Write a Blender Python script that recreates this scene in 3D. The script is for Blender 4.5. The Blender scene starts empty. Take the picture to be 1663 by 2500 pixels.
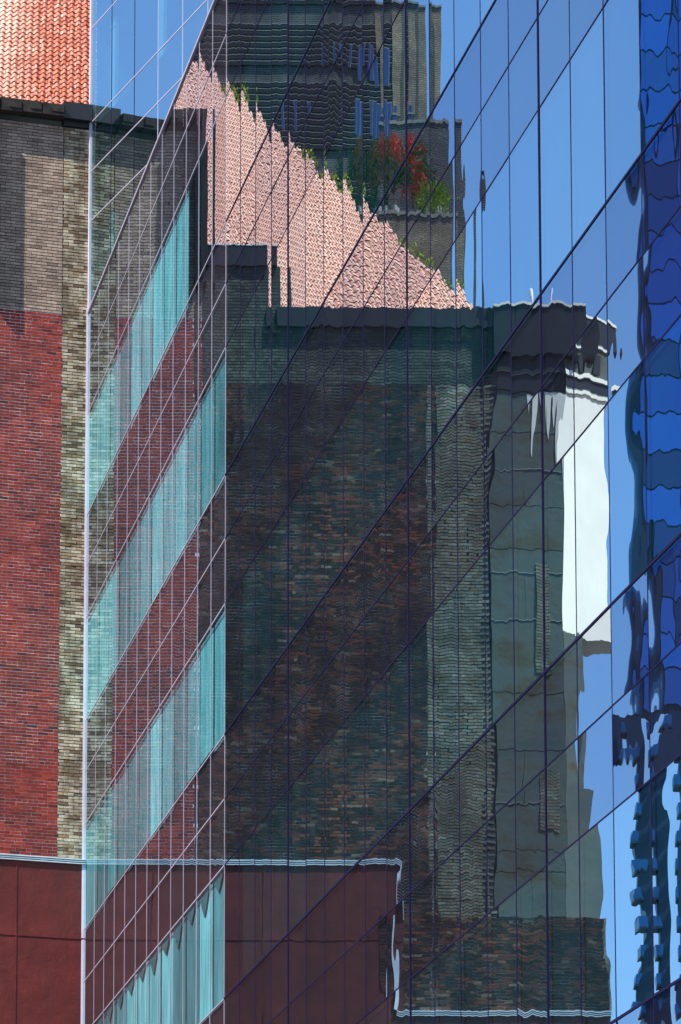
import bpy, math, random
from mathutils import Matrix, Vector
random.seed(7)
R = math.radians
sc = bpy.context.scene
col = sc.collection

# ------------------------------------------------------------------ camera, world, sun, exposure
cam_d = bpy.data.cameras.new('camera')
cam = bpy.data.objects.new('camera', cam_d)
col.objects.link(cam)
cam.location = (0, 0, 1.6)
cam.rotation_euler = (math.pi / 2 + 0.167173, 0, 0)
cam_d.sensor_fit = 'VERTICAL'
cam_d.sensor_height = 36
cam_d.sensor_width = 24
cam_d.lens = 10314.39 / 2500 * 36
cam_d.shift_x = 0.0536          # a shift lens: verticals stay nearly parallel
cam_d.shift_y = 0.4783
cam_d.clip_start = 0.5
cam_d.clip_end = 6000
sc.camera = cam

SUN_AZ = R(49)      # to the left of straight-behind-the-camera
SUN_EL = R(50)
to_sun = Vector((-math.sin(SUN_AZ) * math.cos(SUN_EL), -math.cos(SUN_AZ) * math.cos(SUN_EL), math.sin(SUN_EL)))
world = bpy.data.worlds.new('World')
sc.world = world
world.use_nodes = True
wn = world.node_tree
wn.nodes.clear()
w_out = wn.nodes.new('ShaderNodeOutputWorld')
w_bg = wn.nodes.new('ShaderNodeBackground')
w_sky = wn.nodes.new('ShaderNodeTexSky')
w_sky.sky_type = 'NISHITA'
w_sky.sun_disc = False
w_sky.sun_elevation = SUN_EL
w_sky.sun_rotation = math.atan2(to_sun.x, to_sun.y) % (2 * math.pi)
w_sky.altitude = 0
w_sky.air_density = 0.9
w_sky.dust_density = 0.6
w_sky.ozone_density = 7.0
w_bg.inputs['Strength'].default_value = 0.125
wn.links.new(w_sky.outputs[0], w_bg.inputs[0])
wn.links.new(w_bg.outputs[0], w_out.inputs[0])
sun_d = bpy.data.lights.new('sun', 'SUN')
sun_d.energy = 3.9
sun_d.angle = R(0.5)
sun_d.color = (1.0, 0.95, 0.87)
sun = bpy.data.objects.new('sun', sun_d)
col.objects.link(sun)
sun.rotation_euler = to_sun.to_track_quat('Z', 'Y').to_euler()
sun.location = (0, 0, 200)
sc.view_settings.view_transform = 'Standard'
sc.view_settings.look = 'None'
sc.view_settings.gamma = 1
sc.view_settings.use_curve_mapping = False
sc.view_settings.exposure = 1.22
sc.render.engine = 'CYCLES'
sc.cycles.caustics_reflective = False
sc.cycles.caustics_refractive = False
sc.cycles.transparent_max_bounces = 16
sc.cycles.max_bounces = 8

# ------------------------------------------------------------------ places
CX, CY = -4.384, 90.0
A1, A2, TH = 0.176749, 0.375967, 0.333360      # bearing of the long facade, of the set-back storeys, of the brick wall

def frame(x, y, z, ax):
    ax = Vector((ax[0], ax[1], 0)).normalized()
    ay = Vector((-ax.y, ax.x, 0))
    return Matrix(((ax.x, ay.x, 0, x), (ax.y, ay.y, 0, y), (0, 0, 1, z), (0, 0, 0, 1)))

F1 = frame(CX, CY, 0, (math.sin(A1), -math.cos(A1)))        # x along the facade to the camera, y into the building
F2 = frame(CX, CY, 0, (math.sin(A2), -math.cos(A2)))
WF = frame(CX, CY, 0, (-math.cos(TH), -math.sin(TH)))       # x along the brick wall to the left, y out of the wall

# ------------------------------------------------------------------ helpers
def tag(o, label=None, cat=None, group=None, kind=None):
    if label: o['label'] = label
    if cat: o['category'] = cat
    if group: o['group'] = group
    if kind: o['kind'] = kind
    return o

def empty(name, M, label, cat, group=None):
    o = bpy.data.objects.new(name, None)
    o.empty_display_size = 0.5
    col.objects.link(o)
    o.matrix_world = M
    return tag(o, label, cat, group)

class MB:
    def __init__(s): s.v, s.f, s.m = [], [], []
    def face(s, pts, m=0):
        n = len(s.v); s.v += [tuple(p) for p in pts]; s.f.append(tuple(range(n, n + len(pts)))); s.m.append(m)
    def box(s, x0, x1, y0, y1, z0, z1, m=0, skip=''):
        n = len(s.v)
        s.v += [(x0, y0, z0), (x1, y0, z0), (x1, y1, z0), (x0, y1, z0), (x0, y0, z1), (x1, y0, z1), (x1, y1, z1), (x0, y1, z1)]
        F = {'b': (0, 3, 2, 1), 't': (4, 5, 6, 7), 'f': (0, 1, 5, 4), 'k': (2, 3, 7, 6), 'l': (0, 4, 7, 3), 'r': (1, 2, 6, 5)}
        for k, q in F.items():
            if k not in skip:
                s.f.append(tuple(n + i for i in q)); s.m.append(m)
    def prism(s, poly, z0, z1, m=0):
        n = len(s.v); k = len(poly)
        s.v += [(x, y, z0) for x, y in poly] + [(x, y, z1) for x, y in poly]
        s.f.append(tuple(n + i for i in reversed(range(k)))); s.m.append(m)
        s.f.append(tuple(n + k + i for i in range(k))); s.m.append(m)
        for i in range(k):
            j = (i + 1) % k
            s.f.append((n + i, n + j, n + k + j, n + k + i)); s.m.append(m)
    def tube(s, p0, p1, r0, r1=None, n=8, m=0):
        r1 = r0 if r1 is None else r1
        p0, p1 = Vector(p0), Vector(p1); d = (p1 - p0).normalized()
        a = d.orthogonal().normalized(); b = d.cross(a); k = len(s.v)
        for p, r in ((p0, r0), (p1, r1)):
            for i in range(n):
                t = 2 * math.pi * i / n; s.v.append(tuple(p + a * (r * math.cos(t)) + b * (r * math.sin(t))))
        for i in range(n):
            j = (i + 1) % n; s.f.append((k + i, k + j, k + n + j, k + n + i)); s.m.append(m)
        s.f.append(tuple(k + n + i for i in range(n))); s.m.append(m)
        s.f.append(tuple(k + n - 1 - i for i in range(n))); s.m.append(m)
    def mesh(s, name, mats, smooth=False):
        me = bpy.data.meshes.new(name)
        me.from_pydata(s.v, [], s.f)
        for m in (mats if isinstance(mats, (list, tuple)) else [mats]): me.materials.append(m)
        if any(s.m): me.polygons.foreach_set('material_index', s.m)
        if smooth: me.polygons.foreach_set('use_smooth', [True] * len(s.f))
        me.update()
        return me
    def build(s, name, mats, parent=None, M=None, smooth=False):
        return link(name, s.mesh(name, mats, smooth), parent, M)

def link(name, me, parent=None, M=None):
    o = bpy.data.objects.new(name, me)
    col.objects.link(o)
    if parent is not None: o.parent = parent
    if M is not None: o.matrix_basis = M
    return o

# ------------------------------------------------------------------ materials
def mat(name):
    m = bpy.data.materials.new(name); m.use_nodes = True; m.node_tree.nodes.clear()
    return m, m.node_tree
def N(nt, t, **kw):
    n = nt.nodes.new(t)
    for k, v in kw.items():
        if k in ('operation', 'blend_type', 'data_type', 'interpolation_type', 'vector_type', 'convert_from', 'convert_to', 'feature', 'noise_dimensions', 'noise_type'): setattr(n, k, v)
        else: n.inputs[k].default_value = v
    return n
def math_n(nt, op, a, b=None, c=None):
    n = nt.nodes.new('ShaderNodeMath'); n.operation = op
    for i, x in enumerate((a, b, c)):
        if x is None: continue
        if isinstance(x, (int, float)): n.inputs[i].default_value = x
        else: nt.links.new(x, n.inputs[i])
    return n.outputs[0]
def ramp(nt, fac, stops, interp='LINEAR'):
    n = nt.nodes.new('ShaderNodeValToRGB'); n.color_ramp.interpolation = interp
    els = n.color_ramp.elements
    while len(els) < len(stops): els.new(0.5)
    for e, (p, c) in zip(els, stops): e.position = p; e.color = (*c, 1) if len(c) == 3 else c
    nt.links.new(fac, n.inputs[0])
    return n.outputs[0]
def mix(nt, fac, a, b, blend='MIX'):
    n = nt.nodes.new('ShaderNodeMix'); n.data_type = 'RGBA'; n.blend_type = blend
    for s, x in ((n.inputs[0], fac), (n.inputs[6], a), (n.inputs[7], b)):
        if isinstance(x, (int, float)): s.default_value = x
        elif isinstance(x, tuple): s.default_value = (*x, 1)
        else: nt.links.new(x, s)
    return n.outputs[2]
def noise(nt, vec, scale, detail=3, rough=0.55, dist=0.0, out=0):
    n = nt.nodes.new('ShaderNodeTexNoise'); n.inputs['Scale'].default_value = scale
    n.inputs['Detail'].default_value = detail; n.inputs['Roughness'].default_value = rough; n.inputs['Distortion'].default_value = dist
    if vec is not None: nt.links.new(vec, n.inputs['Vector'])
    return n.outputs[out]
def mapping(nt, vec, scale=(1, 1, 1), loc=(0, 0, 0), rot=(0, 0, 0)):
    n = nt.nodes.new('ShaderNodeMapping'); nt.links.new(vec, n.inputs[0])
    n.inputs['Scale'].default_value = scale; n.inputs['Location'].default_value = loc; n.inputs['Rotation'].default_value = rot
    return n.outputs[0]
def finish(m, nt, color, rough=0.85, bump=None, bstr=0.3, bdist=0.01, metal=0.0, spec=0.3):
    p = nt.nodes.new('ShaderNodeBsdfPrincipled'); o = nt.nodes.new('ShaderNodeOutputMaterial')
    if isinstance(color, tuple): p.inputs['Base Color'].default_value = (*color, 1)
    else: nt.links.new(color, p.inputs['Base Color'])
    p.inputs['Metallic'].default_value = metal
    p.inputs['Specular IOR Level'].default_value = spec
    if isinstance(rough, (int, float)): p.inputs['Roughness'].default_value = rough
    else: nt.links.new(rough, p.inputs['Roughness'])
    if bump is not None:
        b = nt.nodes.new('ShaderNodeBump'); b.inputs['Strength'].default_value = bstr; b.inputs['Distance'].default_value = bdist
        nt.links.new(bump, b.inputs['Height']); nt.links.new(b.outputs[0], p.inputs['Normal'])
    nt.links.new(p.outputs[0], o.inputs[0])
    return m
def pos(nt): return nt.nodes.new('ShaderNodeNewGeometry').outputs['Position']

def piece_rand(nt):
    g = nt.nodes.new('ShaderNodeNewGeometry'); oi = nt.nodes.new('ShaderNodeObjectInfo')
    return math_n(nt, 'FRACT', math_n(nt, 'ADD', g.outputs['Random Per Island'], oi.outputs['Random']))

def brick_mat(name, stops, stain=(0.03, 0.025, 0.02), stain_amt=0.4, lime=0.0, stain_scale=(0.9, 0.9, 0.5), bloom=(0.5, 0.5, 0.45)):
    m, nt = mat(name)
    r = piece_rand(nt)
    base = ramp(nt, r, stops)
    P = pos(nt)
    fine = noise(nt, P, 22, 4, 0.6)
    base = mix(nt, 1.0, base, ramp(nt, fine, [(0.25, (0.62, 0.62, 0.62)), (0.75, (1.25, 1.22, 1.2))]), 'MULTIPLY')
    big = noise(nt, mapping(nt, P, stain_scale), 1.6, 6, 0.62)
    k = ramp(nt, big, [(0.40, (0, 0, 0)), (0.6, (1, 1, 1))])
    base = mix(nt, math_n(nt, 'MULTIPLY', k, stain_amt), base, stain)
    if lime:
        b2 = noise(nt, mapping(nt, P, (1, 1, 1.3), (7, 3, 9)), 2.6, 6, 0.7)
        k2 = ramp(nt, b2, [(0.56, (0, 0, 0)), (0.74, (1, 1, 1))])
        base = mix(nt, math_n(nt, 'MULTIPLY', k2, lime), base, bloom)
    return finish(m, nt, base, 0.9, noise(nt, P, 45, 3), 0.35, 0.006)

M = {}
M['brick_red'] = brick_mat('red_brick', [(0, (0.2080, 0.0176, 0.0112)), (0.35, (0.2880, 0.0304, 0.0176)), (0.75, (0.3680, 0.0480, 0.0240)), (0.93, (0.1760, 0.0160, 0.0120)), (1, (0.0720, 0.0160, 0.0128))], (0.05, 0.014, 0.012), 0.5)
M['brick_buff'] = brick_mat('buff_brick', [(0, (0.30, 0.22, 0.165)), (0.5, (0.42, 0.32, 0.245)), (0.85, (0.5, 0.39, 0.3)), (1, (0.2, 0.15, 0.115))], (0.09, 0.07, 0.05), 0.35)
M['brick_pilaster'] = brick_mat('weathered_buff_brick', [(0, (0.36, 0.3, 0.2)), (0.3, (0.5, 0.44, 0.31)), (0.6, (0.62, 0.56, 0.42)), (0.8, (0.36, 0.25, 0.14)), (0.92, (0.2, 0.15, 0.09)), (1, (0.1, 0.07, 0.05))], (0.10, 0.065, 0.035), 0.75, 0.5, (1.6, 1.6, 0.9), (0.5, 0.52, 0.42))
M['brick_mixed'] = brick_mat('shaded_mixed_brick', [(0, (0.018, 0.010, 0.009)), (0.3, (0.045, 0.017, 0.012)), (0.45, (0.022, 0.02, 0.02)), (0.56, (0.11, 0.032, 0.018)), (0.72, (0.17, 0.045, 0.02)), (0.86, (0.06, 0.045, 0.035)), (0.93, (0.2, 0.07, 0.034)), (1, (0.2, 0.17, 0.125))], (0.006, 0.006, 0.009), 0.85, 0.3, (0.32, 0.32, 0.2), (0.16, 0.15, 0.13))  # mixed brick colours, also darkened for the shade on this stretch of wall
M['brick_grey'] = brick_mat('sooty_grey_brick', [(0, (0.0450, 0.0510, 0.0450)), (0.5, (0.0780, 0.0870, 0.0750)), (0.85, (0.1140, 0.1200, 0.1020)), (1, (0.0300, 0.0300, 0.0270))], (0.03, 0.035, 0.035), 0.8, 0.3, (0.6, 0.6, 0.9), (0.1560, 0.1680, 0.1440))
M['brick_stone'] = brick_mat('pale_block', [(0, (0.1400, 0.1330, 0.0945)), (0.4, (0.1960, 0.1960, 0.1470)), (0.7, (0.2520, 0.2520, 0.1960)), (0.86, (0.1820, 0.1190, 0.0630)), (1, (0.3220, 0.3220, 0.2660))], (0.06, 0.055, 0.04), 0.6, 0.3, (1.0, 1.0, 0.7), (0.2940, 0.3150, 0.2520))
def flat(name, c, rough=0.8, var=0.25, scale=3.0, bump=0.0, metal=0.0, spec=0.3):
    m, nt = mat(name); P = pos(nt)
    k = noise(nt, P, scale, 6, 0.6)
    lo = tuple(x * (1 - var) for x in c); hi = tuple(min(1, x * (1 + var)) for x in c)
    return finish(m, nt, ramp(nt, k, [(0.3, lo), (0.7, hi)]), rough, noise(nt, P, scale * 9, 4) if bump else None, bump, 0.01, metal, spec)
M['mortar_pale'] = flat('pale_mortar', (0.62, 0.52, 0.5), 0.95, 0.35, 6)
M['mortar_dark'] = flat('dark_mortar', (0.035, 0.032, 0.04), 0.95, 0.4, 6)
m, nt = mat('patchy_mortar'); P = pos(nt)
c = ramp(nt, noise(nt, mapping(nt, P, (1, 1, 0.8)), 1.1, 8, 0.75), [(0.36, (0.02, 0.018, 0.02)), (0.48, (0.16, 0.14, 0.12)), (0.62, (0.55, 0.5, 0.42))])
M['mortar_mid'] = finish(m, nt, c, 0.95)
M['black_metal'] = flat('black_coping_metal', (0.012, 0.012, 0.018), 0.55, 0.3, 5)
M['white_metal'] = flat('white_painted_metal', (0.5, 0.48, 0.55), 0.4, 0.08, 5)
M['flashing'] = flat('pale_lead_flashing', (0.55, 0.6, 0.66), 0.45, 0.2, 3, 0.0, 0.0, 0.5)
M['flashing_groove'] = flat('flashing_groove', (0.1, 0.13, 0.17), 0.6)
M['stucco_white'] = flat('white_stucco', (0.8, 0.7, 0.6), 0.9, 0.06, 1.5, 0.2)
M['beam'] = flat('dark_stone_coping', (0.024, 0.02, 0.017), 0.9, 0.7, 6, 0.5)
M['concrete'] = flat('concrete', (0.3, 0.29, 0.28), 0.9, 0.15)
M['asphalt'] = flat('asphalt', (0.05, 0.05, 0.052), 0.95, 0.2, 0.5, 0.3)
M['pavement'] = flat('pavement_concrete', (0.3, 0.29, 0.27), 0.9, 0.12, 0.8, 0.2)
M['kerb'] = flat('kerb_granite', (0.33, 0.33, 0.33), 0.85, 0.15, 4)
M['paint'] = flat('road_paint', (0.75, 0.75, 0.72), 0.7, 0.1, 4)

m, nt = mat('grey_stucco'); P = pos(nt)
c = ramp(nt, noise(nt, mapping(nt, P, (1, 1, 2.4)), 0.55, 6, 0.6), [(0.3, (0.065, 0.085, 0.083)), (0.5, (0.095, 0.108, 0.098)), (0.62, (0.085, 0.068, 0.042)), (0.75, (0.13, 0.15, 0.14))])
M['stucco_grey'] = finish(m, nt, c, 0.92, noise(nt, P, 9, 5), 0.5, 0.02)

m, nt = mat('dark_red_render'); P = pos(nt)
c = ramp(nt, noise(nt, P, 1.3, 7, 0.65), [(0.25, (0.065, 0.007, 0.006)), (0.5, (0.11, 0.012, 0.010)), (0.75, (0.16, 0.024, 0.02))])
strk = noise(nt, mapping(nt, P, (3, 3, 0.35)), 1.7, 6, 0.6)
c = mix(nt, ramp(nt, strk, [(0.5, (0, 0, 0)), (0.75, (0.55, 0.55, 0.55))]), c, (0.05, 0.012, 0.011))
M['red_render'] = finish(m, nt, c, 0.62, noise(nt, P, 3.2, 10, 0.7, 0.3), 0.6, 0.03, 0, 0.35)
m, nt = mat('shaded_red_render'); P = pos(nt)  # same red render, shade put into its colour for the reflected stretch
c = ramp(nt, noise(nt, P, 1.3, 7, 0.65), [(0.25, (0.045, 0.006, 0.005)), (0.5, (0.075, 0.009, 0.008)), (0.75, (0.12, 0.018, 0.015))])
strk = noise(nt, mapping(nt, P, (3, 3, 0.35)), 1.7, 6, 0.6)
c = mix(nt, ramp(nt, strk, [(0.5, (0, 0, 0)), (0.75, (0.55, 0.55, 0.55))]), c, (0.05, 0.012, 0.011))
M['red_render_dim'] = finish(m, nt, c, 0.62, noise(nt, P, 3.2, 10, 0.7, 0.3), 0.6, 0.03, 0, 0.35)

def tile_mat(name, stops):
    m, nt = mat(name)
    r = piece_rand(nt); P = pos(nt)
    base = ramp(nt, r, stops)
    fine = noise(nt, P, 9, 5, 0.65)
    base = mix(nt, 1.0, base, ramp(nt, fine, [(0.25, (0.7, 0.66, 0.62)), (0.75, (1.15, 1.15, 1.15))]), 'MULTIPLY')
    base = mix(nt, 1.0, base, ramp(nt, noise(nt, P, 1.1, 6, 0.7), [(0.3, (0.82, 0.74, 0.7)), (0.6, (1.15, 1.15, 1.15))]), 'MULTIPLY')
    # paler towards the far end, brightness painted in for the roof's reflection
    tc = nt.nodes.new('ShaderNodeSeparateXYZ'); nt.links.new(P, tc.inputs[0])
    far = math_n(nt, 'MULTIPLY', math_n(nt, 'SUBTRACT', -6.3, tc.outputs[0]), 0.5)
    n2 = noise(nt, P, 1.2, 4)
    k = ramp(nt, math_n(nt, 'ADD', far, math_n(nt, 'MULTIPLY', n2, 0.5)), [(0.2, (0, 0, 0)), (1.0, (0.75, 0.75, 0.75))])
    k = math_n(nt, 'MULTIPLY', k, math_n(nt, 'MULTIPLY_ADD', math_n(nt, 'FRACT', math_n(nt, 'MULTIPLY', r, 7.31)), 0.6, 0.65))
    base = mix(nt, k, base, (0.98, 0.56, 0.42))
    return finish(m, nt, base, 0.6, noise(nt, P, 40, 3), 0.2, 0.004, 0, 0.4)
M['tile'] = tile_mat('clay_tile', [(0, (0.3, 0.07, 0.03)), (0.35, (0.44, 0.13, 0.075)), (0.7, (0.54, 0.21, 0.135)), (0.88, (0.36, 0.08, 0.03)), (1, (0.62, 0.38, 0.29))])

# reflective coated glass: mirror at grazing view, tinted see-through otherwise, wavy like heat-treated panes
def glass_mat(name, waves=1.0, tint=(0.5, 0.94, 0.97), gl=(0.8, 0.94, 1.0), pillow=0.0019, coat=0.3):
    m, nt = mat(name); L = nt.links.new
    tc = nt.nodes.new('ShaderNodeTexCoord'); oi = nt.nodes.new('ShaderNodeObjectInfo')
    off = nt.nodes.new('ShaderNodeVectorMath'); off.operation = 'SCALE'
    cmb0 = nt.nodes.new('ShaderNodeCombineXYZ')
    L(oi.outputs['Random'], cmb0.inputs[0]); L(oi.outputs['Random'], cmb0.inputs[1]); cmb0.inputs[2].default_value = 0.3
    L(cmb0.outputs[0], off.inputs[0]); off.inputs['Scale'].default_value = 173.0
    add = nt.nodes.new('ShaderNodeVectorMath'); add.operation = 'ADD'
    L(tc.outputs['Object'], add.inputs[0]); L(off.outputs[0], add.inputs[1])
    v = add.outputs[0]
    nA = noise(nt, mapping(nt, v, (1, 1, 1.0)), 0.95, 1.5, 0.45)          # broad bow
    nB = noise(nt, mapping(nt, v, (2.3, 1, 0.7), (5, 2, 1)), 1.0, 1.5, 0.45)  # roller wave, sends courses up and down
    nC = noise(nt, mapping(nt, v, (5.0, 1, 1.1), (1, 7, 3)), 1.0, 1.0, 0.5)
    sep = nt.nodes.new('ShaderNodeSeparateXYZ'); L(tc.outputs['Object'], sep.inputs[0])
    u = math_n(nt, 'FRACT', math_n(nt, 'ADD', math_n(nt, 'DIVIDE', sep.outputs[0], 1.556), 0.5))
    pil = math_n(nt, 'MULTIPLY', math_n(nt, 'SUBTRACT', math_n(nt, 'MULTIPLY', u, 2.0), 1.0), math_n(nt, 'MULTIPLY_ADD', oi.outputs['Random'], pillow * 0.9, pillow * 0.5))
    csep = nt.nodes.new('ShaderNodeSeparateColor'); L(oi.outputs['Color'], csep.inputs[0])
    pil = math_n(nt, 'MULTIPLY', pil, math_n(nt, 'MULTIPLY', csep.outputs[0], 2.0))
    dx = math_n(nt, 'ADD', pil, math_n(nt, 'MULTIPLY', math_n(nt, 'SUBTRACT', nA, 0.5), math_n(nt, 'MULTIPLY', csep.outputs[1], 0.0084 * waves)))
    dx = math_n(nt, 'ADD', dx, math_n(nt, 'MULTIPLY', math_n(nt, 'SUBTRACT', nC, 0.5), 0.0016 * waves))
    dz = math_n(nt, 'ADD', math_n(nt, 'MULTIPLY', math_n(nt, 'SUBTRACT', nB, 0.5), 0.009 * waves), math_n(nt, 'MULTIPLY', math_n(nt, 'SUBTRACT', nC, 0.5), 0.0022 * waves))
    dz = math_n(nt, 'MULTIPLY', dz, math_n(nt, 'MULTIPLY', csep.outputs[2], 2.0))
    cmb = nt.nodes.new('ShaderNodeCombineXYZ'); L(dx, cmb.inputs[0]); L(dz, cmb.inputs[2])
    vt = nt.nodes.new('ShaderNodeVectorTransform'); vt.vector_type = 'VECTOR'; vt.convert_from = 'OBJECT'; vt.convert_to = 'WORLD'
    L(cmb.outputs[0], vt.inputs[0])
    g = nt.nodes.new('ShaderNodeNewGeometry')
    an = nt.nodes.new('ShaderNodeVectorMath'); an.operation = 'ADD'; L(g.outputs['Normal'], an.inputs[0]); L(vt.outputs[0], an.inputs[1])
    nn = nt.nodes.new('ShaderNodeVectorMath'); nn.operation = 'NORMALIZE'; L(an.outputs[0], nn.inputs[0])
    fr = nt.nodes.new('ShaderNodeFresnel'); fr.inputs['IOR'].default_value = 1.52
    one = math_n(nt, 'SUBTRACT', 1.0, fr.outputs[0])
    fac = math_n(nt, 'SUBTRACT', 1.0, math_n(nt, 'POWER', one, 1.4))
    fac = math_n(nt, 'MULTIPLY_ADD', fac, 1.0 - coat, coat)
    fac = math_n(nt, 'MULTIPLY', fac, math_n(nt, 'SUBTRACT', 1.0, g.outputs['Backfacing']))
    tr = nt.nodes.new('ShaderNodeBsdfTransparent'); tr.inputs[0].default_value = (*tint, 1)
    # only the outer skin of the sealed unit carries the tint
    trc = mix(nt, g.outputs['Backfacing'], tint, (1.0, 1.0, 1.0)); L(trc, tr.inputs[0])
    gb = nt.nodes.new('ShaderNodeBsdfGlossy'); gb.inputs['Roughness'].default_value = 0.0; gb.inputs['Color'].default_value = (*gl, 1)
    L(nn.outputs[0], gb.inputs['Normal'])
    glc = mix(nt, 1.0, gl, ramp(nt, math_n(nt, 'FRACT', math_n(nt, 'MULTIPLY', oi.outputs['Random'], 13.7)), [(0, (0.8, 0.83, 0.9)), (1, (1, 1, 1))]), 'MULTIPLY'); L(glc, gb.inputs['Color'])
    mx = nt.nodes.new('ShaderNodeMixShader'); L(fac, mx.inputs[0]); L(tr.outputs[0], mx.inputs[1]); L(gb.outputs[0], mx.inputs[2])
    o = nt.nodes.new('ShaderNodeOutputMaterial'); L(mx.outputs[0], o.inputs[0])
    return m
M['glass_vision'] = glass_mat('vision_glass', 0.8, (0.5, 0.94, 0.97), (0.76, 0.96, 1.0), 0.0019, 0.48)
M['glass_clear'] = glass_mat('clear_vision_glass', 0.7, (0.52, 0.96, 0.99), (0.84, 0.96, 1.0), 0.0019, 0.03)
M['glass_spandrel'] = glass_mat('spandrel_glass', 1.5, (0.75, 0.75, 0.8), (0.72, 0.9, 1.0), 0.0019, 0.26)
M['glass_upper'] = glass_mat('upper_glass', 0.45, (0.5, 0.8, 0.85), (0.7, 0.9, 1.0), 0.0005, 0.58)
M['frame_white'] = flat('anodised_frame', (0.34, 0.3, 0.37), 0.35, 0.05, 3, 0, 0.0, 0.5)
M['frame_dark'] = flat('dark_gasket_frame', (0.008, 0.005, 0.028), 0.7, 0.1, 3, 0, 0, 0.08)
M['pan_grey'] = flat('spandrel_backpan_grey', (0.085, 0.055, 0.055), 0.9, 0.12, 1.0)
M['pan_dark'] = flat('spandrel_backpan_dark', (0.006, 0.005, 0.007), 0.9, 0.12, 1.0)
m, nt = mat('white_roller_blind'); P = pos(nt)
c = ramp(nt, piece_rand(nt), [(0, (0.25, 0.27, 0.28)), (0.4, (0.5, 0.52, 0.53)), (0.7, (0.78, 0.8, 0.8)), (1, (0.38, 0.41, 0.43))])
c = mix(nt, 1.0, c, ramp(nt, noise(nt, mapping(nt, P, (3, 3, 0.5)), 1.2, 4, 0.6), [(0.35, (0.55, 0.58, 0.6)), (0.6, (1, 1, 1))]), 'MULTIPLY')
M['blind'] = finish(m, nt, c, 0.8)
M['inner'] = flat('office_wall', (0.07, 0.15, 0.17), 0.9, 0.1)
M['inner_slab'] = flat('office_ceiling', (0.08, 0.17, 0.19), 0.9, 0.1)
M['added_screen'] = flat('added_teal_lift_screen', (0.009, 0.034, 0.045), 0.9, 0.6, 0.5)
M['shade_wedge'] = flat('shade_wedge_grey', (0.14, 0.17, 0.18), 0.8)
M['column'] = flat('white_column', (0.3, 0.34, 0.36), 0.8, 0.05)

# ------------------------------------------------------------------ ground
g = MB(); g.face([(-1500, -600, 0), (1500, -600, 0), (1500, 2500, 0), (-1500, 2500, 0)])
tag(g.build('ground', M['asphalt']), kind='structure')
g = MB(); g.prism([(-32, -40), (-9, -40), (-9, 84), (-32, 84)], 0.004, 0.13)
tag(g.build('pavement', M['pavement']), kind='structure')
g = MB(); g.box(-8.98, -8.7, -40, 84, 0.002, 0.14)
tag(g.build('kerb', M['kerb']), kind='structure')
g = MB()
for i in range(20): g.box(-2.07, -1.93, -30 + i * 4.0, -28 + i * 4.0, 0.004, 0.008)
tag(g.build('road_marking', M['paint']), kind='structure')

# ------------------------------------------------------------------ glass office building
OB = empty('glass_office_building', F1, 'faceted blue glass office building mirroring the brick wall, tile roof and sky', 'building')
MOD = 1.556; S0 = 1.816; NB = 36; PER = 4.645; B0 = 18.34; TOP = 32.275
rows = []                                      # (z0, z1, kind)
for k in range(-4, 3):
    b = B0 + PER * k
    rows += [(b, b + 2.33, 'v', k), (b + 2.33, b + 3.5, 'a', k), (b + 3.5, b + PER, 'b', k)]
rows = [(max(z0, 0.3), z1, t, k) for z0, z1, t, k in rows if z1 > 0.6]
bays = [(0.03, S0)] + [(S0 + MOD * i, S0 + MOD * (i + 1)) for i in range(NB)]
FP, FC = 10314.39, (697.5, 2445.84)
def px(M4, x, y, z):                           # where a point falls in the view, only to pick which pieces show largest
    p = M4 @ Vector((x, y, z)); cp, sp = math.cos(0.167173), math.sin(0.167173)
    X, Y, Z = p.x, p.y, p.z - 1.6
    D = Y * cp + Z * sp
    return FC[0] + FP * X / D, FC[1] - FP * (-Y * sp + Z * cp) / D, D
tilts = {}
pane_meshes = {}
def pane_mesh(w, h, mt):
    key = (round(w, 3), round(h, 3), mt.name)
    if key not in pane_meshes:
        b = MB(); b.box(-w / 2, w / 2, 0, 0.012, -h / 2, h / 2)
        pane_meshes[key] = b.mesh('glass_pane', mt)
    return pane_meshes[key]
cands = []
for ib, (s0, s1) in enumerate(bays):
    for (z0, z1, t, k) in rows:
        xs = [px(F1, s, 0, z) for s in (s0, s1) for z in (z0, z1)]
        vis = max(p[0] for p in xs) > -10 and min(p[0] for p in xs) < 1675 and max(p[1] for p in xs) > -10 and min(p[1] for p in xs) < 2510
        area = (max(p[0] for p in xs) - min(p[0] for p in xs)) * (z1 - z0) / xs[0][2]
        cands.append((vis, area, 0, ib, s0, s1, z0, z1, t, k))
ROW2 = [(32.45, 34.4, 'v', 8), (34.4, 35.56, 'a', 8), (35.56, 36.71, 'b', 8), (36.71, 38.94, 'v', 9), (38.94, 40.1, 'a', 9), (40.1, 41.3, 'b', 9), (41.3, 43.6, 'v', 10), (43.6, 44.8, 'a', 10)]
bays2 = [(0.1, 1.47)] + [(1.47 + 1.52 * i, 1.47 + 1.52 * (i + 1)) for i in range(11)]
for ib, (s0, s1) in enumerate(bays2):
    for (z0, z1, t, k) in ROW2:
        xs = [px(F2, s, 0, z) for s in (s0, s1) for z in (z0, z1)]
        vis = min(p[0] for p in xs) < 535 and max(p[1] for p in xs) > -10
        cands.append((vis, 0.1, 1, ib, s0, s1, z0, z1, t, k))
cands.sort(key=lambda c: (not c[0], -c[1]))
field = MB(); nf = 0
F1i = F1.inverted()
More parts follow.
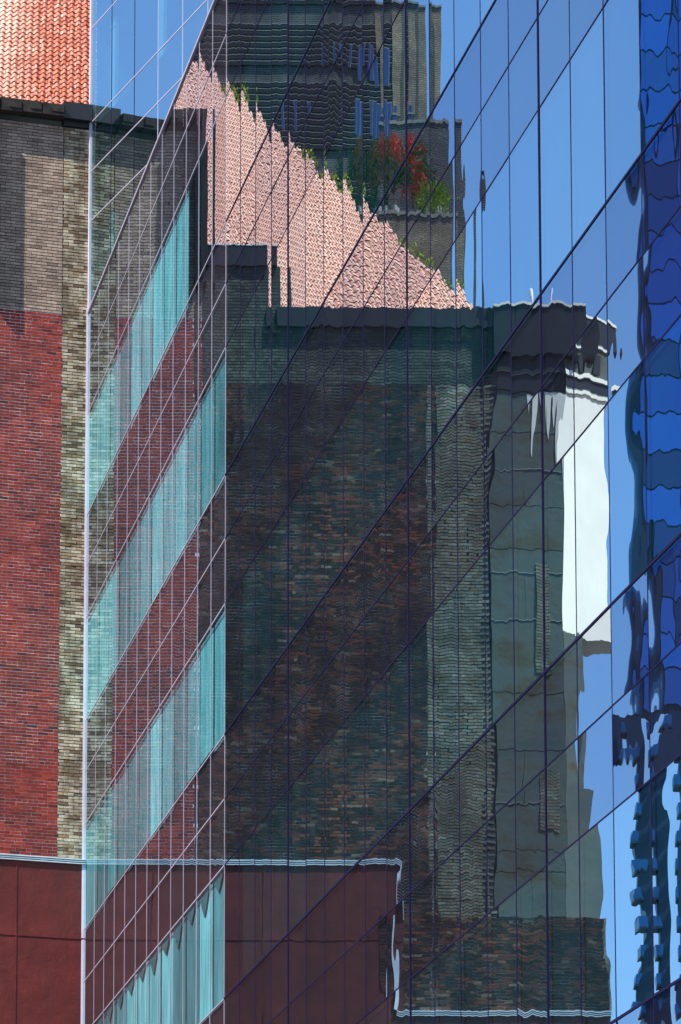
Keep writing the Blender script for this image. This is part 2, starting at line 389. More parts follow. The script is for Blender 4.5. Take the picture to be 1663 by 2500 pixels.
for i, (vis, area, blk, ib, s0, s1, z0, z1, t, k) in enumerate(cands):
    w, h = s1 - s0 - 0.01, z1 - z0 - 0.01
    mt = M['glass_upper'] if blk else ((M['glass_clear'] if s0 < 18 else M['glass_vision']) if t == 'v' else M['glass_spandrel'])
    cx_, cz_ = (s0 + s1) / 2, (z0 + z1) / 2
    if i < 298 and vis:
        rz = random.gauss(0, 0.0005 if s0 < 38 else (0.0003 if s0 < 45 else 0.0013)); rx = random.gauss(0, 0.0008)
        if blk: rz *= 0.6
        if not blk and (ib, t, k) in tilts: rz = tilts[(ib, t, k)]
        loc = Matrix.Translation((cx_, 0, cz_))
        if blk: loc = F1i @ F2 @ loc
        bulge = 0.25 if blk else (1.5 if z0 > 22.9 and s0 < 38 else (0.18 if s0 > 38 else 0.4))
        go = link('glass_pane', pane_mesh(w, h, mt), OB, loc @ Matrix.Rotation(rz, 4, 'Z') @ Matrix.Rotation(rx, 4, 'X'))
        go.color = (bulge * random.uniform(0.6, 1.3), random.uniform(1.0, 1.5) if s0 > 43 else random.uniform(0.35, 0.8), random.uniform(0.1, 0.3) if t == 'v' and s0 < 30 else random.choice([0.2, 0.35, 0.5, 0.8]), 1)
    elif not blk:
        o = S0 + MOD / 2
        field.box(cx_ - w / 2 - o, cx_ + w / 2 - o, 0, 0.012, cz_ - h / 2, cz_ + h / 2, 0 if t == 'v' else 1)
    else:
        pm = F1i @ F2
        # upper panes out of view, joined too
        n = len(field.v)
        tmp = MB(); tmp.box(cx_ - w / 2, cx_ + w / 2, 0, 0.012, cz_ - h / 2, cz_ + h / 2)
        o = S0 + MOD / 2
        field.v += [tuple(pm @ Vector(v) - Vector((o, 0, 0))) for v in tmp.v]
        field.f += [tuple(n + a for a in f) for f in tmp.f]; field.m += [0] * len(tmp.f)
fo = field.build('pane_field', [M['glass_vision'], M['glass_spandrel']], OB, Matrix.Translation((S0 + MOD / 2, 0, 0)))
fo['kind'] = 'stuff'; fo.color = (0.3, 0.5, 0.5, 1)
WHITE_TO = 18.95
# mullions and transoms
def mull(name, x0, x1, y0, y1, z0, z1, mt, M4=None):
    b = MB(); b.box(x0, x1, y0, y1, z0, z1); return b.build(name, mt, OB, M4)
for i in range(NB + 1):
    s = S0 + MOD * i
    white = s < WHITE_TO + 0.1
    p = 0.002 if white else 0.003
    if i in (15, 21, 26): p = 0.012
    mull('mullion', s - 0.014, s + 0.014, -p, 0.013, 0.3, TOP, M['frame_white'] if white else M['frame_dark'])
for z0, z1, t, k in rows[1:]:
    major = t == 'v'
    mull('transom', 0.06, WHITE_TO, -0.006, 0.0135, z0 - 0.011, z0 + 0.011, M['frame_white'])
    mull('transom', WHITE_TO, bays[-1][1], -(0.010 if major else 0.005), 0.0135, z0 - (0.015 if major else 0.009), z0 + (0.015 if major else 0.009), M['frame_dark'])
mull('parapet_cap', 0.05, bays[-1][1], -0.03, 0.5, TOP - 0.012, TOP + 0.04, M['frame_white'])
mull('corner_post', -0.02, 0.034, -0.045, 0.1, 0, TOP + 0.1, M['white_metal'])
U = F1i @ F2
for i in range(12):
    s = 1.47 + 1.52 * i
    mull('mullion', s - 0.014, s + 0.014, -0.004, 0.013, 32.5, 44.8, M['frame_white'] if i > 1 else M['frame_dark'], U)
for z0, z1, t, k in ROW2[1:]:
    mull('transom', 0.1, 18.0, -0.008, 0.0135, z0 - 0.012, z0 + 0.012, M['frame_white'], U)
mull('corner_post', 0.03, 0.095, -0.03, 0.1, TOP + 0.1, 44.8, M['white_metal'], U)
# what stands behind the glass
END = bays[-1][1]
for k in range(-4, 3):
    b = B0 + PER * k
    z0, z1 = max(0.1, b + 2.36), b + PER - 0.03
    sl = MB(); sl.box(0.2, END, 0.35, 11.0, b + 2.4, z1 - 0.05); sl.build('floor_slab', M['inner_slab'], OB)
    for (a, c_, mt_) in ((0.05, WHITE_TO, 'pan_grey'), (WHITE_TO, END, 'pan_dark')):
        q = MB(); q.box(a + 0.002, c_, 0.042, 0.054, z0, z1); q.build('spandrel_backpan', M[mt_], OB)
q = MB(); q.box(0.0, END, 11.0, 11.3, 0, TOP - 0.2); q.build('rear_wall', M['inner'], OB)
q = MB(); q.box(-0.25, 0.0, 0.15, 11.0, 0, TOP - 0.2); q.build('end_wall', M['inner'], OB)
q = MB(); q.box(END, END + 0.3, 0.0, 11.3, 0, TOP - 0.2); q.build('end_wall', M['inner'], OB)
q = MB(); q.box(0.2, END, 0.5, 11.0, TOP - 0.15, TOP - 0.02); q.build('roof_terrace', M['concrete'], OB)
for k in range(-4, 3):
    b = B0 + PER * k
    zb = max(b + 0.02, 0.1)
    for i in range(0, 13):
        s0, s1 = bays[i]
        if k == 2 and s0 > 13.8: continue
        if s0 >= WHITE_TO - 0.2: continue
        q = MB(); d0 = 0.056 + random.uniform(0, 0.012)
        drop = random.choice([0, 0, 0, 0.0, 0.12]) if k > -2 else 0
        if i == 11: s1 = s0 + 1.2
        q.box(s0 + 0.04, s1 - 0.09, d0, d0 + 0.01, zb + drop, b + 2.34)
        q.build('roller_blind', M['blind'], OB)
    for i in range(13, len(bays)):
        s0, s1 = bays[i]; q = MB()
        q.box(s0 + 0.02, s1 - 0.02, 0.06, 0.066, zb, b + 2.34); q.build('added_lift_screen', M['added_screen'], OB)  # screens added behind the glass to lift these bands with teal
for k in range(-4, 3):
    b = B0 + PER * k
    for i in range(0, 12):
        sx_ = S0 + MOD * i
        if i < 11 and k == -1:                     # dark wedges put in for the slab's shade on the blinds
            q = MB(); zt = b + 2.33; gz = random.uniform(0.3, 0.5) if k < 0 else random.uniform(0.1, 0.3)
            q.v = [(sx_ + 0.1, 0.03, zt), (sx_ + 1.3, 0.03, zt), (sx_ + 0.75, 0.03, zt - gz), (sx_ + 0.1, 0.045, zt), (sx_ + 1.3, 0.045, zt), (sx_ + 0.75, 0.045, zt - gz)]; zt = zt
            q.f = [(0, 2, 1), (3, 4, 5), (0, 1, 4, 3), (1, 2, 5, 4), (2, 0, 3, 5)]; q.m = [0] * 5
            q.build('slab_shade_wedge', M['shade_wedge'], OB)
for i in range(1, 8):
    q = MB(); q.tube((2 + i * 7, 3.4, 0), (2 + i * 7, 3.4, TOP - 0.2), 0.3, 0.3, 12); q.build('column', M['column'], OB, None, True)
# inside of the set-back storeys
q = MB(); q.box(0.1, 18.0, 9.0, 9.3, TOP, 44.8); q.build('rear_wall', M['inner'], OB, U)
q = MB(); q.box(0.0, 0.1, 0.15, 9.0, TOP, 44.8); q.build('end_wall', M['inner'], OB, U)
q = MB(); q.box(18.0, 18.3, 0.0, 9.3, TOP, 44.8); q.build('end_wall', M['inner'], OB, U)
q = MB(); q.box(0.0, 18.3, 0.1, 9.3, 44.8, 45.0); q.build('roof', M['concrete'], OB, U)
for b in (34.5, 39.0, 43.7):
    q = MB(); q.box(0.12, 17.9, 0.35, 9.0, b, b + 2.1 if b < 43 else b + 1.0); q.build('floor_slab', M['inner_slab'], OB, U)
    q = MB(); q.box(0.12, 17.9, 0.1, 0.14, b - 0.05, b + 2.16 if b < 43 else b + 1.05); q.build('spandrel_backpan', M['pan_dark'], OB, U)
for s in (0.75, 3.9):
    q = MB(); q.box(s, s + 0.32, 0.22, 0.3, 32.5, 34.45); q.box(s, s + 0.32, 0.22, 0.3, 36.75, 38.9); q.build('folded_curtain', M['column'], OB, U)

# ------------------------------------------------------------------ brick townhouse
TW = empty('brick_townhouse', WF, 'old red and buff brick house with a clay tile roof and dark red base', 'building')
# body and mortar beds, butted panel by panel (x from the corner leftwards, y out of the wall)
def bed(x0, x1, z0, z1, mt, y0=-0.3, y1=0.0, name='mortar_bed'):
    b = MB(); b.box(x0, x1, y0, y1, z0, z1); return b.build(name, M[mt], TW)
ZL1, ZL2 = 19.86, 16.55
bed(0.0, 0.6, ZL1, 36.58, 'mortar_dark')
bed(0.6, 2.45, 32.2, 36.58, 'mortar_dark')
bed(0.6, 2.45, ZL1, 32.2, 'mortar_pale')
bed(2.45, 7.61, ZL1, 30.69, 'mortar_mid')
bed(2.45, 4.3, 30.69, 33.4, 'mortar_dark')
bed(4.3, 9.0, 30.69, 32.0, 'mortar_dark')
bed(7.61, 8.95, 18.67, 30.69, 'mortar_dark')
bed(6.92, 7.61, ZL2, ZL1, 'mortar_mid')
bed(7.61, 11.4, ZL2, 18.67, 'mortar_mid')
bed(0, 1.99, 0, ZL1, 'red_render', -0.3, 0.02, 'rendered_wall'); bed(1.99, 6.92, 0, ZL1, 'red_render_dim', -0.3, 0.02, 'rendered_wall')
bed(6.92, 11.4, 0, ZL2, 'red_render_dim', -0.3, 0.02, 'rendered_wall')
b = MB(); b.box(0, 10.45, -9.0, -0.3, 0, 30.6); b.build('house_body', M['concrete'], TW)
CH, BL = 0.0725, 0.240
single = []
bw = MB()
def lay(x0, x1, z0, z1, mt, ragged=0.0, base_y=0.0, ragged_l=0.0, header_every=0, jit=0.004):
    n = int(round((z1 - z0) / CH)); ch = (z1 - z0) / n
    for r_ in range(n):
        z = z0 + r_ * ch
        header = header_every and r_ % header_every == header_every - 1
        bl = BL * 0.52 if header else BL
        xa = x0 - (ragged_l * random.random() if ragged_l and r_ % 2 else 0)
        xb = x1 + (ragged if ragged and (r_ // 1) % 2 else 0) * random.uniform(0.6, 1.0)
        x = xa - (bl * 0.5 if r_ % 2 else 0.0) - random.uniform(0, 0.01)
        while x < xb - 0.01:
            l = bl * random.uniform(0.97, 1.03)
            a, c_ = max(x, xa) + 0.005, min(x + l, xb) - 0.005
            x += l
            if c_ - a < 0.03: continue
            pr = base_y + (0.006 if mt == 0 else 0.011) + random.uniform(-jit, jit)
            dz = random.uniform(-0.0015, 0.0015)
            if c_ - a > 0.2 and a < 2.1 and len(single) < 298 and (z < 22.0 and z > 19.9):
                single.append((a, c_, z + dz, ch, pr, mt))
            else:
                bw.box(a, c_, base_y - 0.02, pr, z + 0.009 + dz, z + ch - 0.0085 + dz, mt, 'f')
BM = ['brick_red', 'brick_buff', 'brick_pilaster', 'brick_mixed', 'brick_grey', 'brick_stone']
lay(0.0, 0.605, ZL1, 36.57, 2, 0.0, 0.0, 0.0, 0, 0.006)
lay(0.6, 2.45, ZL1, 32.19, 0, header_every=6, jit=0.003)
lay(0.61, 2.45, 32.2, 36.57, 1, ragged_l=0.0, jit=0.0015)
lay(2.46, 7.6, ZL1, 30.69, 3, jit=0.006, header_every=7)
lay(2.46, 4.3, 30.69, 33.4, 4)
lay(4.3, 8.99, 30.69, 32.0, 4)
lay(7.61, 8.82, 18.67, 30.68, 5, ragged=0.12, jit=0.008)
lay(6.93, 7.6, ZL2, ZL1, 3)
lay(7.61, 11.35, ZL2, 18.67, 3, header_every=7, jit=0.005)
lay(6.5, 6.75, 17.0, 18.7, 3, base_y=0.028)
lay(9.95, 10.12, 24.1, 26.6, 5, base_y=0.03); lay(10.0, 10.3, 20.6, 22.0, 5, base_y=0.03)
bo = bw.build('brickwork', [M[n_] for n_ in BM], TW); bo['kind'] = 'stuff'
bm_cache = {}
for (a, c_, z, ch, pr, mt) in single:
    if mt not in bm_cache:
        t_ = MB(); t_.box(-0.115, 0.115, -0.02, 0.0, -(ch / 2 - 0.006), ch / 2 - 0.006, 0, 'f'); bm_cache[mt] = t_.mesh('brick', M[BM[mt]])
    o = link('brick', bm_cache[mt], TW, Matrix.Translation(((a + c_) / 2, pr, z + ch / 2)) @ Matrix.Diagonal(((c_ - a) / 0.23, 1, 1, 1)))
# copings, parapet, ledges
def tb(name, x0, x1, y0, y1, z0, z1, mt):
    b = MB(); b.box(x0, x1, y0, y1, z0, z1); return b.build(name, M[mt] if isinstance(mt, str) else mt, TW)
tb('metal_coping', 0.0, 0.66, -0.35, 0.2, 36.72, 37.1, 'black_metal')
tb('metal_coping', 0.0, 0.62, -0.3, 0.06, 36.59, 36.715, 'black_metal')
xx = 0.66
for i in range(4):                                    # broken stone coping blocks
    l = (0.52, 0.46, 0.5, 0.31)[i]
    b = MB(); zz = 36.7 + random.uniform(-0.02, 0.03)
    b.box(xx + 0.006, xx + l - 0.006, -0.35, 0.24 + random.uniform(0, 0.06), zz, 36.98 + random.uniform(-0.03, 0.04))
    b.box(xx + 0.03, xx + l * 0.6, -0.3, 0.31, zz + 0.08, zz + 0.22 + random.uniform(0, 0.04))
    b.build('coping_stone', M['beam'], TW); xx += l
tb('parapet_course', 0.66, 2.45, -0.3, 0.02, 36.58, 36.69, 'brick_grey')
tb('chimney_breast', 2.45, 2.68, -0.35, 0.40, 32.9, 36.95, 'black_metal')
tb('metal_coping', 2.45, 4.12, -0.35, 0.1, 33.4, 33.86, 'black_metal')
tb('coping_flashing', 2.7, 4.12, -0.35, 0.115, 33.865, 33.885, 'flashing')
tb('metal_coping', 4.12, 9.0, -0.35, 0.16, 31.98, 32.42, 'black_metal')
tb('metal_coping', 9.0, 11.0, -0.35, 0.22, 31.35, 32.45, 'black_metal')
tb('coping_flashing', 8.98, 11.0, -0.35, 0.26, 32.455, 32.51, 'stucco_white')
vp = MB(); vp.tube((9.9, -0.1, 32.4), (9.9, -0.1, 32.95), 0.04, 0.04, 10); vp.tube((10.35, -0.1, 32.4), (10.42, -0.1, 32.9), 0.035, 0.035, 10)
vp.build('vent_pipe', M['white_metal'], TW, None, True)
for (x0, x1, z) in ((0.0, 6.92, ZL1), (6.8, 11.4, ZL2)):
    b = MB()
    b.box(x0, x1, 0.0, 0.085, z + 0.03, z + 0.055, 0); b.box(x0, x1, 0.0, 0.06, z + 0.012, z + 0.03, 1)
    b.box(x0, x1, 0.0, 0.075, z - 0.012, z + 0.012, 0); b.box(x0, x1, 0.0, 0.05, z - 0.035, z - 0.012, 1); b.box(x0, x1, 0.0, 0.07, z - 0.055, z - 0.035, 0)
    b.build('flashing', [M['flashing'], M['flashing_groove']], TW)
b = MB(); b.box(6.9, 6.925, 0.0, 0.05, 18.6, ZL1); b.build('flashing_upstand', M['flashing'], TW)
b = MB(); b.box(6.72, 6.8, 0.02, 0.05, 16.6, 18.7); b.build('flashing_upstand', M['flashing'], TW)
# joints in the render
for z in (18.15, 16.1, 14.2): tb('render_joint', 0.0, 6.9, 0.02, 0.034, z, z + 0.03, 'red_render')
for x in (1.5, 3.9): tb('render_joint', x, x + 0.03, 0.02, 0.032, 0, ZL1 - 0.1, 'red_render')
# grey stucco panels with pale joints, then the white sunlit return
zs = [18.67, 19.67, 20.14, 21.22, 22.4, 23.66, 25.32, 26.4, 26.92, 27.9, 28.73, 29.57, 30.55]
for i in range(len(zs) - 1):
    z0, z1 = zs[i], zs[i + 1]
    xs_ = [8.95, 10.5] if i % 3 else [8.95, random.uniform(9.5, 9.9), 10.5]
    for j in range(len(xs_) - 1):
        b = MB(); b.box(xs_[j] + 0.006, xs_[j + 1] - 0.006, -0.3, 0.012 + random.uniform(0, 0.012), z0 + 0.012, z1 - 0.012)
        b.build('stucco_panel', M['stucco_grey'], TW)
tb('stucco_backing', 8.95, 10.5, -0.3, 0.0, 18.67, 30.55, 'stucco_grey')
for z in (21.22, 25.32, 26.4, 28.73): tb('joint_bead', 8.95, 10.5, 0.02, 0.035, z - 0.007, z + 0.007, 'concrete')
# splayed corner: turns back towards the sun
def splay(z0, z1, name, mt, out=0.0, x0=10.5, x1=11.6, dy=-1.05):
    b = MB(); b.prism([(x0, -2.0), (x1 + out, -2.0), (x1 + out, dy), (x0, out + 0.01)][::-1], z0, z1)
    return b.build(name, M[mt], TW)
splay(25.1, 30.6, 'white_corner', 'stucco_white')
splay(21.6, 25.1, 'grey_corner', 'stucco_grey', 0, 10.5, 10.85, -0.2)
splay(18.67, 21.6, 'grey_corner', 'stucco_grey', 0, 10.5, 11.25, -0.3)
for (x, w_, z, l) in ((9.95, 0.07, 30.5, 1.5), (10.1, 0.05, 30.5, 0.7), (10.22, 0.09, 30.52, 1.1), (10.36, 0.06, 30.5, 0.8), (10.46, 0.05, 30.5, 1.9), (9.8, 0.04, 30.5, 0.5)):
    b = MB(); b.v = [(x - w_, 0.025, z), (x + w_, 0.025, z), (x + w_ * 0.6, 0.025, z - l * 0.5), (x + w_ * 0.1, 0.025, z - l), (x - w_ * 0.5, 0.025, z - l * 0.6),
                     (x - w_, 0.033, z), (x + w_, 0.033, z), (x + w_ * 0.6, 0.033, z - l * 0.5), (x + w_ * 0.1, 0.033, z - l), (x - w_ * 0.5, 0.033, z - l * 0.6)]
    b.f = [(5, 6, 7, 8, 9), (0, 1, 6, 5), (1, 2, 7, 6), (2, 3, 8, 7), (3, 4, 9, 8), (4, 0, 5, 9)]; b.m = [0] * 6
    b.build('sun_sliver', M['stucco_white'], TW)  # white slivers painted in for the jagged edge of the sunlight
splay(30.6, 30.72, 'cornice_band', 'stucco_white', 0.08)
splay(30.72, 30.95, 'cornice_band', 'black_metal', 0.12)
splay(30.95, 31.05, 'cornice_band', 'stucco_white', 0.2)
splay(31.05, 31.75, 'frieze', 'stucco_grey', 0.03)
splay(31.75, 31.84, 'cornice_band', 'stucco_white', 0.12)
splay(31.84, 32.4, 'metal_coping', 'black_metal', 0.16)
splay(32.4, 32.46, 'coping_flashing', 'stucco_white', 0.2)
b = MB(); b.box(-0.16, 0.16, -0.02, 0.05, 31.15, 31.6); b.build('frieze_opening', M['black_metal'], TW, Matrix.Translation((11.1, -0.53, 0)) @ Matrix.Rotation(math.atan2(-1.05, 1.1), 4, 'Z'))
tb('cornice_band', 8.95, 10.5, -0.3, 0.1, 30.95, 31.05, 'stucco_grey')
tb('cornice_band', 8.95, 10.5, -0.3, 0.06, 30.55, 30.95, 'black_metal')
tb('frieze', 8.98, 10.5, -0.3, 0.03, 31.05, 31.35, 'black_metal')

# tile roof: 45 degree pitch, its eaves running almost square to the view
TR = R(3); Z0 = 32.2
RW = frame(CX - math.sin(TH) * 0.5, CY + math.cos(TH) * 0.5, Z0, (-math.cos(TR), -math.sin(TR)))    # x left, y towards the camera
RWl = WF.inverted() @ RW
tilt = RWl @ Matrix.Rotation(R(-45), 4, 'X')        # local y now points down the slope, z out of it
# tile mesh: x across, y down-slope, z out of the roof
TWD, TEX = 0.176, 0.282
tm = MB(); prof = [(0.0, 0.0), (0.035, -0.012), (0.055, -0.002), (0.08, 0.028), (0.115, 0.05), (0.15, 0.034), (0.176, 0.002)]
L_ = TEX + 0.05
for (xa, za), (xb, zb) in zip(prof[:-1], prof[1:]):
    tm.face([(xa, 0, za), (xa, L_, za + 0.033), (xb, L_, zb + 0.033), (xb, 0, zb)])
    tm.face([(xa, L_, za + 0.033), (xa, L_ - 0.01, za - 0.003), (xb, L_ - 0.01, zb - 0.003), (xb, L_, zb + 0.033)], 1)
M['lip_shade'] = flat('tile_lip_shade', (0.07, 0.02, 0.015), 0.95)  # dark colour on the lip paints the shade under each tile
tile_me = tm.mesh('roof_tile', [M['tile'], M['lip_shade']])
tf = MB(); count = 0
nrow = int(21.5 / TEX)
for r_ in range(nrow):
    h = (r_ + 0.5) * TEX * math.cos(R(45))          # metres back from the eave
    amax = 10.75 - 0.45 * h
    ncol = int((amax + 0.1) / TWD)
    for c_ in range(-2, ncol):
        x = c_ * TWD; y = -(r_ + 1) * TEX
        if x * -0.0 + 0 > 1: continue
        jx, jy, jz, ja = random.gauss(0, 0.004), random.gauss(0, 0.006), random.uniform(0, 0.006), random.gauss(0, 0.02)
        X = Matrix.Translation((x + jx, y + jy, 0.02 + jz)) @ Matrix.Rotation(ja, 4, 'Z')
        if -1 <= c_ <= 14 and 17 <= r_ < 37 and count < 296:
            link('roof_tile', tile_me, TW, tilt @ X); count += 1
        else:
            n = len(tf.v); tf.v += [tuple(X @ Vector(v)) for v in tm.v]
            tf.f += [tuple(n + k_ for k_ in f) for f in tm.f]; tf.m += tm.m
to = tf.build('tile_field', [M['tile'], M['lip_shade']], TW, tilt); to['kind'] = 'stuff'
b = MB(); Lr = nrow * TEX; a1 = 10.75; a2 = 10.75 - 0.45 * Lr * math.cos(R(45))
b.face([(-0.4, 0, 0), (a1, 0, 0), (a2, -Lr, 0), (-0.4, -Lr, 0)][::-1]); b.face([(-0.4, 0, -0.15), (a1, 0, -0.15), (a2, -Lr, -0.15), (-0.4, -Lr, -0.15)])
b.build('roof_deck', M['beam'], TW, tilt)
# side wall under the hip, and back
b = MB(); hr = Lr * math.cos(R(45))
P_ = [(a1, 0.0, -1.5), (a2, -hr, -1.5), (a2, -hr, hr - 0.1), (a1, 0, -0.1)]
b.face(P_); b.face([(-0.4, -hr, -1.5), (-0.4, -hr, hr - 0.1), (a2, -hr, hr - 0.1), (a2, -hr, -1.5)])
b.build('gable_wall', M['brick_grey'], TW, RWl)
# weeds rooted along the hip
lv = MB()
for i in range(900):
    h = random.uniform(0.5, 13); a = 10.75 - 0.45 * h + random.uniform(-0.12, 0.22)
    cl = math.sin(h * 2.1) + math.sin(h * 5.3)
    if cl < 0.2: continue
    p = Vector((a, -h, h + random.uniform(0.02, 0.12 + 0.16 * cl)))
    d = Vector((random.gauss(0, 1), random.gauss(0, 1), random.gauss(0, 1))).normalized() * 0.07
    e = d.orthogonal().normalized() * 0.03
    lv.face([p - d, p + e, p + d, p - e])
def leaf_mat(name, c1, c2):
    m, nt = mat(name); r = piece_rand(nt)
    return finish(m, nt, ramp(nt, r, [(0, c1), (1, c2)]), 0.7)
M['leaf'] = leaf_mat('leaf_green', (0.02, 0.09, 0.02), (0.07, 0.2, 0.04))
M['leaf_yellow'] = leaf_mat('leaf_yellow_green', (0.16, 0.26, 0.02), (0.4, 0.5, 0.05))
M['petal'] = leaf_mat('red_petal', (0.6, 0.03, 0.02), (0.85, 0.1, 0.04))
M['petal_rust'] = leaf_mat('rust_leaf', (0.3, 0.09, 0.03), (0.5, 0.2, 0.08))
M['bark'] = flat('bark', (0.06, 0.045, 0.03), 0.9)
wd = lv.build('roof_weeds', M['leaf_yellow'], TW, RWl); wd['kind'] = 'stuff'

# ------------------------------------------------------------------ buildings behind, seen only in the glass
def at_wall(s, off, z):      # s along the wall to the left, off metres behind it
    return WF @ Vector((s, -off, z))
def far_frame(s, off):
    p = at_wall(s, off, 0); return frame(p.x, p.y, 0, (-math.cos(TH), -math.sin(TH)))
def far_brick(name, c1, c2, c3, sx=0.24, sz=0.075):
    m, nt = mat(name); tc = nt.nodes.new('ShaderNodeTexCoord')
    mp = mapping(nt, tc.outputs['Object'], (1, 1, 1), (0, 0, 0), (R(90), 0, 0))
    bk = nt.nodes.new('ShaderNodeTexBrick'); nt.links.new(mp, bk.inputs['Vector'])
    bk.inputs['Scale'].default_value = 1.0; bk.inputs['Brick Width'].default_value = sx; bk.inputs['Row Height'].default_value = sz
    bk.inputs['Mortar Size'].default_value = 0.012
    bk.inputs['Color1'].default_value = (*c1, 1); bk.inputs['Color2'].default_value = (*c2, 1); bk.inputs['Mortar'].default_value = (*c3, 1)
    k = noise(nt, mapping(nt, pos(nt), (1, 1, 2.0)), 0.7, 5)
    c = mix(nt, 1.0, bk.outputs[0], ramp(nt, k, [(0.3, (0.6, 0.6, 0.65)), (0.7, (1.3, 1.3, 1.25))]), 'MULTIPLY')
    return finish(m, nt, c, 0.9)
M['tower_brick'] = far_brick('tower_brick', (0.025, 0.028, 0.034), (0.05, 0.05, 0.05), (0.12, 0.11, 0.1))
M['tower_band'] = flat('tower_band_brick', (0.013, 0.014, 0.02), 0.9, 0.3, 2)
M['band_edge'] = flat('edge_highlight_and_stone', (0.2, 0.18, 0.15), 0.9, 0.3, 4)
M['tan_brick'] = far_brick('tan_brick', (0.2, 0.145, 0.095), (0.3, 0.21, 0.14), (0.1, 0.08, 0.06))
M['blue_window'] = flat('blue_window_glass', (0.01, 0.03, 0.13), 0.08, 0.1, 1, 0, 0, 0.9)

T1 = empty('dark_brick_tower', far_frame(0, 34), 'tall charcoal brick tower with banded courses rising behind the tile roof', 'building')
b = MB(); b.box(-3, 8.3, -12, 0, 0, 66); b.box(8.3, 9.2, -10, 0.0, 0, 53.95)
b.build('tower_body', M['tower_brick'], T1)
b = MB(); b.box(8.3, 8.9, 0.002, 0.12, 44, 53.6); b.build('tan_pilaster', M['tan_brick'], T1)
b = MB(); b.box(9.2, 9.75, -10, -0.15, 40, 53.9); b.build('corner_fin', M['tan_brick'], T1)
for (x0, x1, y1_, z) in ((8.3, 9.22, 0.04, 53.95), (9.2, 9.78, -0.12, 53.9), (8.28, 8.92, 0.15, 50.3)):
    b = MB(); b.box(x0, x1, y1_ - 0.4, y1_ + 0.02, z, z + 0.07); b.build('stone_coping', M['band_edge'], T1)
def bands(z0, z1):
    z = z0
    while z < z1:
        b = MB(); b.box(-2.95, 8.28, 0.003, 0.09, z, z + 0.12, 0); b.box(-2.95, 8.28, 0.003, 0.1, z + 0.12, z + 0.145, 1)
        b.build('string_course', [M['tower_band'], M['band_edge']], T1)  # pale top strip is a painted highlight along each course
        z += 0.20
bands(51.9, 53.2); bands(53.9, 56.0); bands(49.2, 51.3); bands(46.6, 48.4); bands(42.2, 44.4)
for (x0, x1, z0, z1) in ((6.8, 6.98, 51.9, 52.6), (7.5, 7.72, 51.5, 52.6), (7.8, 8.05, 51.3, 52.5), (7.45, 7.6, 49.7, 50.8), (7.68, 7.9, 49.6, 50.8), (7.95, 8.2, 49.6, 50.7), (5.2, 5.45, 49.8, 50.7), (8.4, 8.6, 49.6, 50.6)):
    yy = 0.125 if x0 > 8.3 else 0.105
    b = MB(); b.box(x0 - 0.03, x1 + 0.03, 0.01, yy, z0 - 0.03, z1 + 0.03); f_ = b.build('window', M['band_edge'], T1)
    b = MB(); b.box(x0, x1, yy, yy + 0.01, z0, z1); b.build('pane', M['blue_window'], f_)

T2 = empty('terrace_building', far_frame(0, 20), 'tan brick block carrying a planted roof terrace left of the tile roof', 'building')
b = MB(); b.box(7.3, 9.4, -4, 0, 0, 41.95); b.build('block_wall', M['tan_brick'], T2)
b = MB(); b.box(7.28, 9.42, -0.25, 0.05, 41.95, 42.05); b.build('parapet_coping', M['band_edge'], T2)
b = MB(); b.box(7.7, 9.75, -9, -4, 0, 46.15); b.build('rear_block', M['tower_brick'], T2)
b = MB(); b.box(7.68, 9.78, -4.2, -3.95, 46.15, 46.25); b.build('parapet_coping', M['band_edge'], T2)
T3 = empty('brick_chimney_stack', far_frame(9.97, 20), 'slim dark brick chimney stack standing alone against the sky', 'chimney')
b = MB(); b.box(0, 0.18, -0.3, 0, 0, 43.0); b.build('stack', M['tower_brick'], T3)
b = MB(); b.tube((0.05, -0.15, 43.0), (0.05, -0.15, 43.5), 0.03, 0.03, 8); b.tube((0.13, -0.15, 43.0), (0.13, -0.15, 43.3), 0.03, 0.03, 8); b.build('chimney_pot', M['tower_brick'], T3)

def shrub(s, off, z, w, h, mats, n, label, seed, cat='plant'):
    rnd = random.Random(seed)
    p = at_wall(s, off, z)
    o = empty('terrace_plant', frame(p.x, p.y, p.z, (-math.cos(TH), -math.sin(TH))), label, cat, 'plants on the roof terrace')
    b = MB(); b.tube((0, 0, 0), (0, 0, 0.3), 0.13, 0.17, 10); b.build('pot', M['concrete'], o)
    b = MB(); b.tube((0, 0, 0.25), (0.02, 0, h * 0.7), 0.02, 0.008, 6)
    for i in range(5):
        a = rnd.uniform(0, 6.28); b.tube((0, 0, h * 0.3), (w * 0.4 * math.cos(a), w * 0.4 * math.sin(a), h * rnd.uniform(0.5, 0.9)), 0.01, 0.004, 5)
    b.build('stem', M['bark'], o)
    cl = [(rnd.uniform(-w, w) * 0.42, rnd.uniform(-w, w) * 0.3, rnd.uniform(0.3, 1) * h, rnd.uniform(0.12, 0.24) * w) for _ in range(14)]
    for mi, (mt, share) in enumerate(mats):
        b = MB()
        for i in range(int(n * share)):
            cx_, cy_, cz_, r_ = cl[rnd.randrange(mi % 2, len(cl), 2 if len(mats) > 1 else 1)]
            q_ = Vector((rnd.gauss(cx_, r_), rnd.gauss(cy_, r_), rnd.gauss(cz_, r_)))
            d = Vector((rnd.gauss(0, 1), rnd.gauss(0, 1), rnd.gauss(0, 1))).normalized() * 0.06
            e = d.orthogonal().normalized() * 0.03
            b.face([q_ - d, q_ + e, q_ + d, q_ - e])
        b.build('flowers' if 'petal' in mt else 'foliage', M[mt], o)
shrub(6.75, 20.8, 41.0, 0.8, 3.0, [('leaf', 1)], 1500, 'tall plain green shrub at the near end of the terrace', 1)
shrub(7.3, 20.4, 42.0, 0.9, 2.0, [('leaf', 0.5), ('petal_rust', 0.5)], 1500, 'rust and green leaved plant beside the plain green shrub', 2)
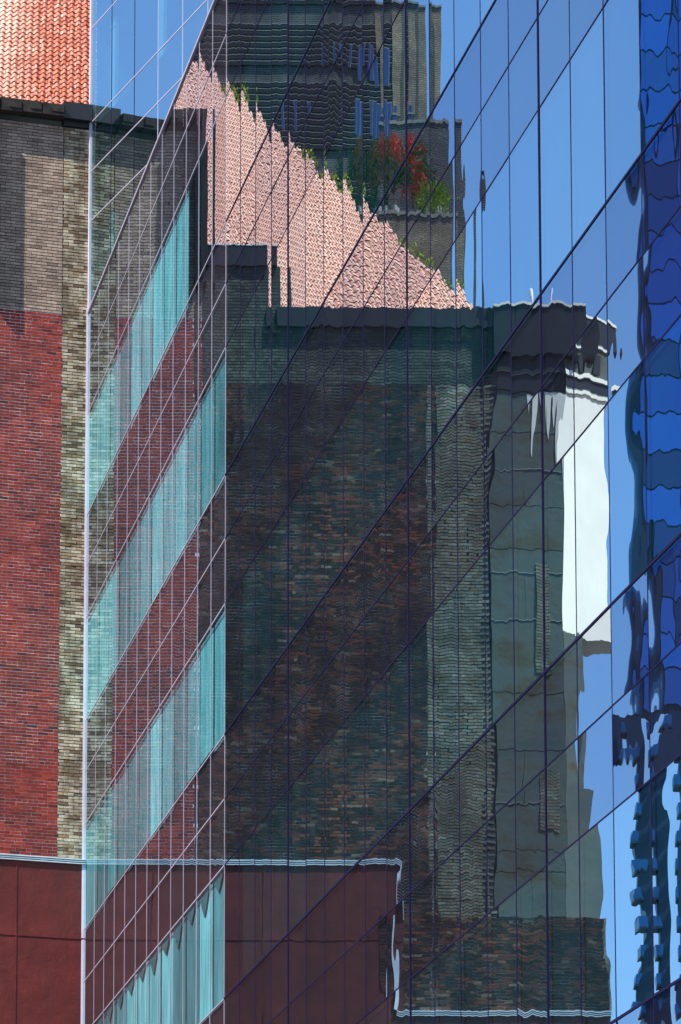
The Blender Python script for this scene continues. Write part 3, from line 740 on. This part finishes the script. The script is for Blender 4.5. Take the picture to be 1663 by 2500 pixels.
shrub(7.8, 20.4, 42.0, 0.9, 2.3, [('petal', 0.55), ('leaf', 0.5)], 1500, 'red flowering plant in the middle of the roof terrace', 3)
shrub(8.3, 20.6, 42.0, 0.9, 2.1, [('petal', 0.3), ('leaf', 0.4), ('petal_rust', 0.3)], 1300, 'mixed red and green plant next to the yellow green one', 4)
shrub(8.8, 20.3, 42.0, 0.6, 0.9, [('leaf_yellow', 1)], 700, 'low yellow green plant at the far end of the terrace', 5)

# distant blue glass tower with balconies below
def bt_mat():
    m, nt = mat('deep_blue_curtain_glass'); r = piece_rand(nt)
    c = ramp(nt, r, [(0, (0.008, 0.05, 0.3)), (0.4, (0.012, 0.09, 0.44)), (0.6, (0.004, 0.02, 0.11)), (0.85, (0.005, 0.03, 0.18)), (1, (0.02, 0.14, 0.6))])
    return finish(m, nt, c, 0.25, None, 0, 0, 0, 0.5)
M['blue_panel'] = bt_mat()
M['blue_core'] = flat('blue_black_core', (0.008, 0.02, 0.06), 0.4, 0.2)
M['blue_edge'] = flat('blue_edge_cladding', (0.01, 0.06, 0.18), 0.4, 0.2)
M['balcony_blue'] = flat('balcony_blue_glass', (0.006, 0.07, 0.22), 0.3, 0.3, 0.4)
B5 = empty('blue_glass_tower', far_frame(50.2, 350), 'distant deep blue glass tower with stacked balconies on its lower floors', 'building')
b = MB(); b.box(0.35, 30, -2, -0.2, 107.5, 240); b.box(-1.1, 0.7, -2, -0.2, 0, 107.5); b.box(2.8, 30, -2, -0.2, 0, 107.5); b.build('tower_core', M['blue_core'], B5)
for i in range(22):
    z = 108 + i * 4.1
    for j in range(3):
        b = MB(); x0 = 1.4 + j * 4.2; b.box(x0 + 0.08, x0 + 4.1, -0.2, 0, z + 0.12, z + 4.0); b.build('glass_panel', M['blue_panel'], B5)
b = MB(); b.box(0.0, 0.35, -1.5, -0.1, 107.5, 240); b.build('edge_fin', M['blue_edge'], B5)
for i in range(34):
    z = 3.0 + i * 3.1
    for j, x0 in enumerate((-1.75, 2.05)):
        b = MB(); b.box(x0, x0 + 0.9, -1.6, 1.2, z, z + 0.25, 0); bo = b.build('balcony', M['blue_core'], B5)
        b = MB(); b.box(x0, x0 + 0.9, 1.15, 1.2, z + 0.25, z + 1.35); b.box(x0, x0 + 0.06, -1.6, 1.15, z + 0.25, z + 1.35); b.build('glass_rail', M['balcony_blue'], bo)
